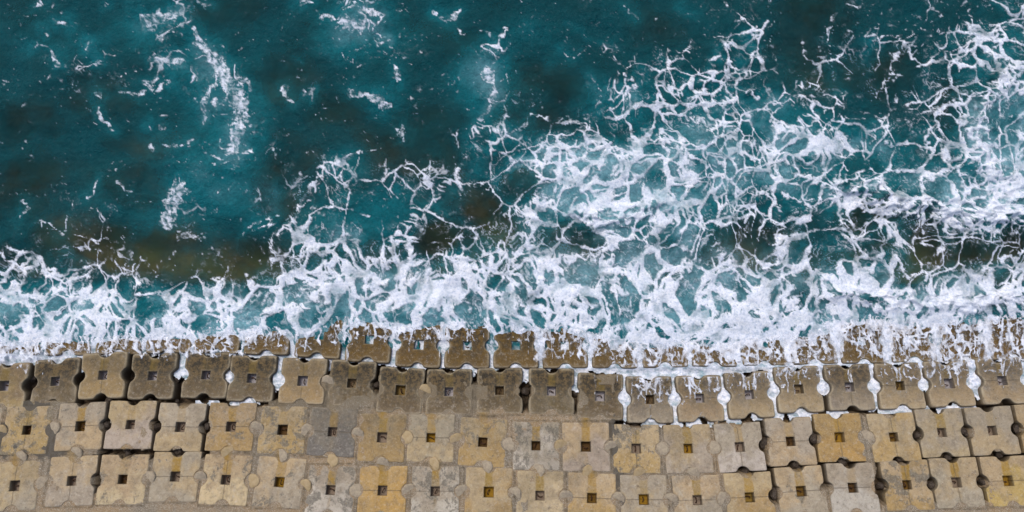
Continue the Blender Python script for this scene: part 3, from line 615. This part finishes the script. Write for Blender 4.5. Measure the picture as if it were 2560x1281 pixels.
def block_mesh(name, rnd, wear):
    O = outline(rnd, wear); n = len(O)
    hs = rnd.uniform(.172, .198)
    H = []
    for x, y in O:                                       # square socket seen along the same ray
        k = hs/max(abs(x), abs(y)); H.append((x*k, y*k))
    H = np.array(H)
    rad = .022+.055*wear
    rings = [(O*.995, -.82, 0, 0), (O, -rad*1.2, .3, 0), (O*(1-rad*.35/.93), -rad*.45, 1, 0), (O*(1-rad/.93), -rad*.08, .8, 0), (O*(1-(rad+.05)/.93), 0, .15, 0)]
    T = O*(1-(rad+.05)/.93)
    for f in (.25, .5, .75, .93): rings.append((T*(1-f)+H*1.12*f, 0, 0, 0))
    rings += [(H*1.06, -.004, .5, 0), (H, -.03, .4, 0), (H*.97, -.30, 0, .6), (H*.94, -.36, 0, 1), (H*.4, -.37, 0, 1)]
    co = []; edge = []; pit = []
    s0 = rnd.uniform(0, 90)
    for ri, (p, z, e, q) in enumerate(rings):
        for x, y in p:
            dz = .0
            if 1 < ri < 10: dz = .010*(1+wear*1.2)*float(noise(np.array([x*2.4+s0]), np.array([y*2.4]), 410)[0])
            co.append((x, y, z+dz)); edge.append(e); pit.append(q)
    faces = []
    for r in range(len(rings)-1):
        for i in range(n):
            j = (i+1) % n; faces.append((r*n+i, r*n+j, (r+1)*n+j, (r+1)*n+i))
    c = len(co); co.append((0, 0, -.375)); edge.append(0); pit.append(1); b = (len(rings)-1)*n
    faces += [(b+i, b+(i+1) % n, c) for i in range(n)]
    me = bpy.data.meshes.new(name); me.from_pydata(co, [], faces); me.update()
    for k, v in (('edge', edge), ('pit', pit)):
        a = me.attributes.new(k, 'FLOAT', 'POINT'); a.data.foreach_set('value', v)
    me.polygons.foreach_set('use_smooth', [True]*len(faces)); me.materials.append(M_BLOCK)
    return me
FRESH = [block_mesh('armour_block', random.Random(s), .12) for s in range(6)]
WORN = [block_mesh('armour_block', random.Random(50+s), .75) for s in range(5)]
CHIP = [block_mesh('armour_block', random.Random(80+s), .4) for s in range(3)]
def tube(name, pts, r, mat, seg=8):
    bm = bmesh.new(); prev = None
    for i, p in enumerate(pts):
        p = Vector(p); d = (Vector(pts[min(i+1, len(pts)-1)])-Vector(pts[max(i-1, 0)])).normalized()
        u = d.orthogonal().normalized() if prev is None else (pu-d*pu.dot(d)).normalized(); v = d.cross(u); pu = u
        ring = [bm.verts.new(p+(u*math.cos(k*6.2832/seg)+v*math.sin(k*6.2832/seg))*r) for k in range(seg)]
        if prev: 
            for k in range(seg): bm.faces.new((prev[k], prev[(k+1) % seg], ring[(k+1) % seg], ring[k]))
        else: bm.faces.new(ring[::-1])
        prev = ring
    bm.faces.new(prev); me = bpy.data.meshes.new(name); bm.normal_update(); bm.to_mesh(me); bm.free(); me.materials.append(mat)
    for f in me.polygons: f.use_smooth = True
    return me
HOOKS = [tube('lifting_hook', [(-.03, -.09, -.37), (-.03, -.07, -.24), (0, -.02, -.20), (.03, .04, -.21), (.03, .08, -.27)], .020, M_IRON),
         tube('lifting_hook', [(.0, -.09, -.37), (.0, -.08, -.22), (.0, .0, -.17), (.0, .08, -.22), (.0, .09, -.37)], .022, M_IRON),
         tube('lifting_hook', [(-.10, .03, -.37), (-.06, .05, -.22), (.0, .05, -.19), (.07, .02, -.22), (.08, -.03, -.30)], .020, M_IRON)]
GREY = (.39, .325, .235); TAN = (.45, .335, .19); CREAM = (.57, .44, .26); OCHRE = (.43, .285, .115); ORANGE = (.46, .28, .09); PALE = (.52, .46, .375); DGREY = (.17, .155, .135); DBROWN = (.16, .115, .06); GOLD = (.36, .25, .115); YEL = (.50, .35, .12); MUD = (.14, .08, .015); PINK = (.44, .35, .27)
# look, tone, second tone, wet, patch, stain, seam, mesh set
LOOKS = {
 'g': ('grey tan concrete', GREY, TAN), 't': ('tan concrete', TAN, GREY), 'c': ('cream concrete', CREAM, TAN), 'o': ('ochre concrete', OCHRE, TAN), 'r': ('orange ochre concrete', ORANGE, OCHRE),
 'p': ('pale grey concrete', PALE, GREY), 'd': ('dark grey concrete', DGREY, (.24, .21, .17)), 'b': ('dark brown weathered', DBROWN, (.25, .20, .13)), 'w': ('golden brown pitted', GOLD, (.30, .22, .12)),
 'y': ('yellow stained', YEL, TAN), 'm': ('wet olive brown', MUD, (.10, .062, .018)), 'k': ('pinkish tan concrete', PINK, TAN), 'x': ('tan grey half weathered', (.36, .29, .20), (.28, .23, .17))}
SPEC = ['m'*25, 'bbwbwbbb'+'w'+'bbbbbb'+'xttxttbbxx', 'totkttootdooogpoptgrotoot'[:24], 'ggggcgcgprpoocottottpoogpyy'[:24]]
SPEC[1] = 'bb'+'wbwbbb'+'wbbbbbb'+'xtttxtttbtt'[:10]
SPEC[1] = SPEC[1][:25].ljust(25, 't')
SPEC[2] = 'tt'+'otkto'+'odootooogkotptroooot'[:0]+'odootpkogptrootooo'[:0]
SPEC[2] = 'tt' + 'otktoo' + 'doto' + 'pkogp' + 'trottoto'
SPEC[2] = SPEC[2][:24].ljust(24, 't')
SPEC[3] = 'gg' + 'ggcgcg' + 'prpo' + 'cotgo' + 'gpogyyyt'
SPEC[3] = SPEC[3][:24].ljust(24, 't')
assert [len(a) for a in SPEC] == [25, 25, 24, 24], [len(a) for a in SPEC]
ORD = ['first', 'second', 'third', 'fourth', 'fifth', 'sixth', 'seventh', 'eighth', 'ninth', 'tenth', 'eleventh', 'twelfth', 'thirteenth', 'fourteenth', 'fifteenth', 'sixteenth', 'seventeenth', 'eighteenth', 'nineteenth', 'twentieth', 'twenty-first', 'twenty-second', 'twenty-third', 'twenty-fourth']
ROWN = ['the half drowned row', 'the row at the foam edge', 'the second dry row', 'the lowest row']
GROUP = ['half drowned blocks in the surf', 'dark weathered blocks along the foam edge', 'blocks of the second dry row', 'blocks of the row farthest from the sea']
def jit(c, r, a=.05): k = r.uniform(1-a, 1+a); return tuple(v*k*r.uniform(.98, 1.02) for v in c)
info = []
vis_count = [0]*4
for bi, (r, i, (px, py)) in enumerate(BLOCKS):
    if px < -200 or px > 2760: continue
    look, ta, tb = LOOKS[SPEC[r][i]]
    rb = random.Random(1000*r+i)
    x, y, z = BC[bi]
    me = rb.choice(WORN) if r < 2 else (rb.choice(CHIP) if rb.random() < .3 else rb.choice(FRESH))
    root = bpy.data.objects.new('armour_block', None); COL.objects.link(root); root.empty_display_size = .5
    o = bpy.data.objects.new('slab', me); COL.objects.link(o); o.parent = root
    row = (ROW0, ROW1, ROW2, ROW3)[r]; a_, b_ = row[max(i-1, 0)], row[min(i+1, len(row)-1)]
    tang = -math.atan2(b_[1]-a_[1], b_[0]-a_[0])*.6
    big = 1.2 if r < 2 else .8
    raise_ = {(1, 4): .13, (1, 8): .05, (1, 3): -.03}.get((r, i), rb.uniform(-.012, .012)*big)
    root.location = (x, y, z+raise_)
    root.rotation_euler = (-.2915+rb.uniform(-.014, .014)*big, rb.uniform(-.012, .012)*big, tang+rb.uniform(-.018, .018)*(2 if (r, i) == (1, 4) else 1))
    o['seed'] = rb.uniform(0, 60); o['tone'] = jit(ta, rb); o['tone_b'] = jit(tb, rb)
    o['wet'] = (.85, .95 if SPEC[1][i] == 'b' else .85 if SPEC[1][i] == 'x' else .75, 0., 0.)[r] if r < 2 else (rb.choice([0, .0, .1]) if r == 3 else (.5 if i in (8, 9) else .25 if i in (6, 7, 10, 11) else rb.choice([0, .08, .15])))
    if SPEC[r][i] == 'w': o['wet'] = .5
    if SPEC[r][i] == 'd': o['wet'] = .35
    o['algae'] = (.115, .064, .010) if r == 0 else (.125, .082, .034)
    o['patch'] = rb.choice([0, 0, .2, .45, .7]) if r > 1 else 0.
    if (r, i) in ((2, 2), (2, 14), (3, 19), (2, 12), (3, 8), (3, 10), (2, 7)): o['patch'] = 1.0
    o['stain'] = (.5, .8, .95, .95)[r]*rb.choice([.35, .6, .8, 1, 1]); o['stain_tone'] = (.16, .105, .02) if r < 2 else rb.choice([(.33, .19, .022), (.30, .17, .015), (.27, .17, .03)])
    o['seam'] = rb.choice([1., -1., 0.]) if r else 0.; o['rim'] = (.55, .6, .12, .05)[r]
    o['pit_tone'] = (.30, .30, .33) if r == 0 else ((.36, .335, .35) if rb.random() < .35 else rb.choice([(.22, .16, .09), (.12, .08, .04), (.20, .13, .04)])) if r == 1 else rb.choice([(.16, .09, .02), (.22, .14, .03), (.10, .055, .02), (.26, .20, .15), (.30, .17, .02)])
    lab = None
    if -62 < px < 2625:
        vis_count[r] += 1; k = vis_count[r]
        if px < 1300: where = f"{ORD[k-1]} from the left"
        else:
            tot = sum(1 for p in row if -62 < p[0] < 2625); where = f"{ORD[tot-k]} from the right"
        lab = f"{look} block, {where} in {ROWN[r]}"
    else:
        lab = f"{look} block {'at' if -140 < px < 2700 else 'farther out past'} the {'left' if px < 0 else 'right'} end of {ROWN[r]}"
    root['label'] = lab; root['category'] = 'concrete block'; root['group'] = GROUP[r]
    h = bpy.data.objects.new('lifting_hook', HOOKS[rb.randrange(3)]); COL.objects.link(h); h.parent = root
    h.rotation_euler = (0, 0, rb.choice([0, 0, 1.57, 3.14, .4]))
    info.append((px, py, r, look, where if -62 < px < 2625 else None))

# ===================== round plugs of mortar in the filled notches =====================
def disc_mesh(name, rnd, mat):
    bm = bmesh.new(); n = 28; r0 = .262; s0 = rnd.uniform(0, 50)
    def rg(k, z): return [bm.verts.new((r0*k*(1+.05*math.sin(q*3+s0)+.03*math.sin(q*7+s0))*math.cos(q), r0*k*(1+.05*math.sin(q*3+s0)+.03*math.sin(q*7+s0))*math.sin(q), z)) for q in [t*6.28318/n for t in range(n)]]
    rings = [rg(1.02, -.06), rg(1., -.008), rg(.94, .004), rg(.5, .008)]
    for a, b in zip(rings[:-1], rings[1:]):
        for k in range(n): bm.faces.new((a[k], a[(k+1) % n], b[(k+1) % n], b[k]))
    bm.faces.new(rings[-1]); me = bpy.data.meshes.new(name); bm.to_mesh(me); bm.free(); me.materials.append(mat)
    for f in me.polygons: f.use_smooth = True
    return me
PLUGS = [disc_mesh('mortar_plug', random.Random(s), m) for s in range(3) for m in (M_PLUG, M_PLUGB)]
def plug(px, py):
    if bool(is_open(np.array([float(px)]), np.array([float(py)]))[0]): return
    x, y, z = at_slope(px, py)
    o = bpy.data.objects.new('mortar_plug', R.choice(PLUGS)); COL.objects.link(o); o.parent = mortar_bed
    o.location = (x, y, z-.012); o.rotation_euler = (-.2915, 0, R.uniform(0, 6))
for row in (ROW2, ROW3):
    for a, b in zip(row[:-1], row[1:]): plug((a[0]+b[0])/2, (a[1]+b[1])/2)
for a, b in ((ROW1[8], ROW1[9]), (ROW1[10], ROW1[11])): plug((a[0]+b[0])/2, (a[1]+b[1])/2)
for a in ROW2:
    b = min(ROW3, key=lambda q: abs(q[0]-a[0])); plug(a[0]*.5+b[0]*.5, (a[1]+b[1])/2)

# ===================== loose stones wedged in the open notches =====================
def rock(name, rnd, n=2):
    bm = bmesh.new(); bmesh.ops.create_icosphere(bm, subdivisions=2, radius=1)
    s = (rnd.uniform(.8, 1.2), rnd.uniform(.7, 1.1), rnd.uniform(.5, .8)); o = rnd.uniform(0, 99)
    for _ in range(5):
        d = Vector((rnd.uniform(-1, 1), rnd.uniform(-1, 1), rnd.uniform(-.4, 1))).normalized(); c = rnd.uniform(.55, .85)
        for v in bm.verts:
            k = v.co.dot(d)-c
            if k > 0: v.co -= d*k*.9
    for v in bm.verts: v.co = Vector((v.co.x*s[0], v.co.y*s[1], v.co.z*s[2]))
    me = bpy.data.meshes.new(name); bm.to_mesh(me); bm.free(); me.materials.append(M_STONE); return me
RS = ['the surf row', 'the foam edge row', 'the second dry row', 'the lowest row']
ROCKS = [rock('rubble_stone', random.Random(s)) for s in range(7)]
STONES = [(83,948,.16),(440,948,.15),(690,950,.12),(268,1064,.20),(262,1048,.11),(392,1068,.20),(519,1068,.20),(317,1122,.17),(320,1138,.13),(444,1131,.20),(375,1003,.13),(272,1002,.14),(443,1004,.12),
 (1190,982,.15),(1314,978,.17),(1312,950,.12),(1440,985,.16),(942,964,.15),(1914,1108,.22),(2035,1096,.21),(2296,1090,.20),(2404,1076,.18),(2416,1084,.13),(2545,1072,.19),(1862,1181,.21),(1986,1164,.20),(1996,1172,.12),(2106,1153,.18),
 (2249,1150,.20),(2371,1143,.20),(2498,1137,.18),(1938,1236,.21),(2200,1216,.15),(2330,1212,.20),(2458,1208,.18),(1588,1063,.16),(2350,1028,.10),(2070,1226,.16),(1910,1075,.12),(2300,1125,.11),(2332,1180,.11),(2205,1190,.12),(1815,1035,.13)]
for k, (px, py, rad) in enumerate(STONES):
    x, y, z = at_slope(px, py, -.42); rs = random.Random(k+5)
    o = bpy.data.objects.new('rubble_stone', rs.choice(ROCKS)); COL.objects.link(o)
    o.location = (x, y, z); o.scale = (rad*1.15, rad*1.05, rad*1.5); o.rotation_euler = (rs.uniform(-.4, .4), rs.uniform(-.4, .4), rs.uniform(0, 6.28))
    nb = min([q for q in info if q[4]], key=lambda q: math.hypot(q[0]-px, q[1]-py))
    dxp, dyp = px-nb[0], py-nb[1]
    side = ('right of' if dxp > 0 else 'left of') if abs(dxp) > abs(dyp) else ('below' if dyp > 0 else 'above')
    size = 'larger' if rad > .16 else 'small'
    o['label'] = f"{size} dark stone {side} the block {nb[4]} in {RS[nb[2]]}"
    o['category'] = 'stone'; o['group'] = 'stones wedged in the open joints'

# ===================== foam film draped over the blocks =====================
fx = np.arange(-200, 2761, 2.0); fy = np.arange(776, 1078, 2.0); FX, FY = np.meshgrid(fx, fy)
wv, wD = wash_field(FX.astype(np.float32), FY.astype(np.float32))
zz = np.zeros(FX.shape); Xa = (FX-1280)/U; Ya = (640.5-FY)/U
for _ in range(6):
    k = (CAMH-zz)/CAMH; xx = Xa*k; yy = Ya*k; zz = zs(xx, yy)+.045
k = (CAMH-zz)/CAMH; xx = Xa*k; yy = Ya*k
dx, dy, dd = near_block(xx, yy)
adx, ady = np.abs(dx), np.abs(dy)
notch = np.minimum(np.hypot(adx-PITCH, dy), np.hypot(dx, ady-PITCH)) > NR-.02
on = (dd < HW-.03) & notch & ~((adx < .17) & (ady < .17))
heavy = (wD+.12*fbm(FX/20, FY/20, 2, 360) > .60) & (FY < 905)
heavy |= (FY < 915) & (FY > 800) & (np.min([np.abs(FX-g) for g, w_ in STREAMS if w_ > 11], axis=0) < 16)
okv = (on | heavy) & (wv > .09)
keep = okv[:-1,:-1] & okv[1:,1:] & okv[1:,:-1] & okv[:-1,1:]
zf = zz+.03*wv+.02*fbm(FX/14, FY/20, 2, 362)
o = grid_mesh('foam_wash', xx, yy, zf, keep, dict(foam=wv), M_WASH)
o['kind'] = 'stuff'; o['label'] = 'thin white foam streaming over the seaward blocks'; o['category'] = 'foam'
print('tris', sum(len(ob.data.polygons) for ob in COL.objects if ob.type == 'MESH')*2)
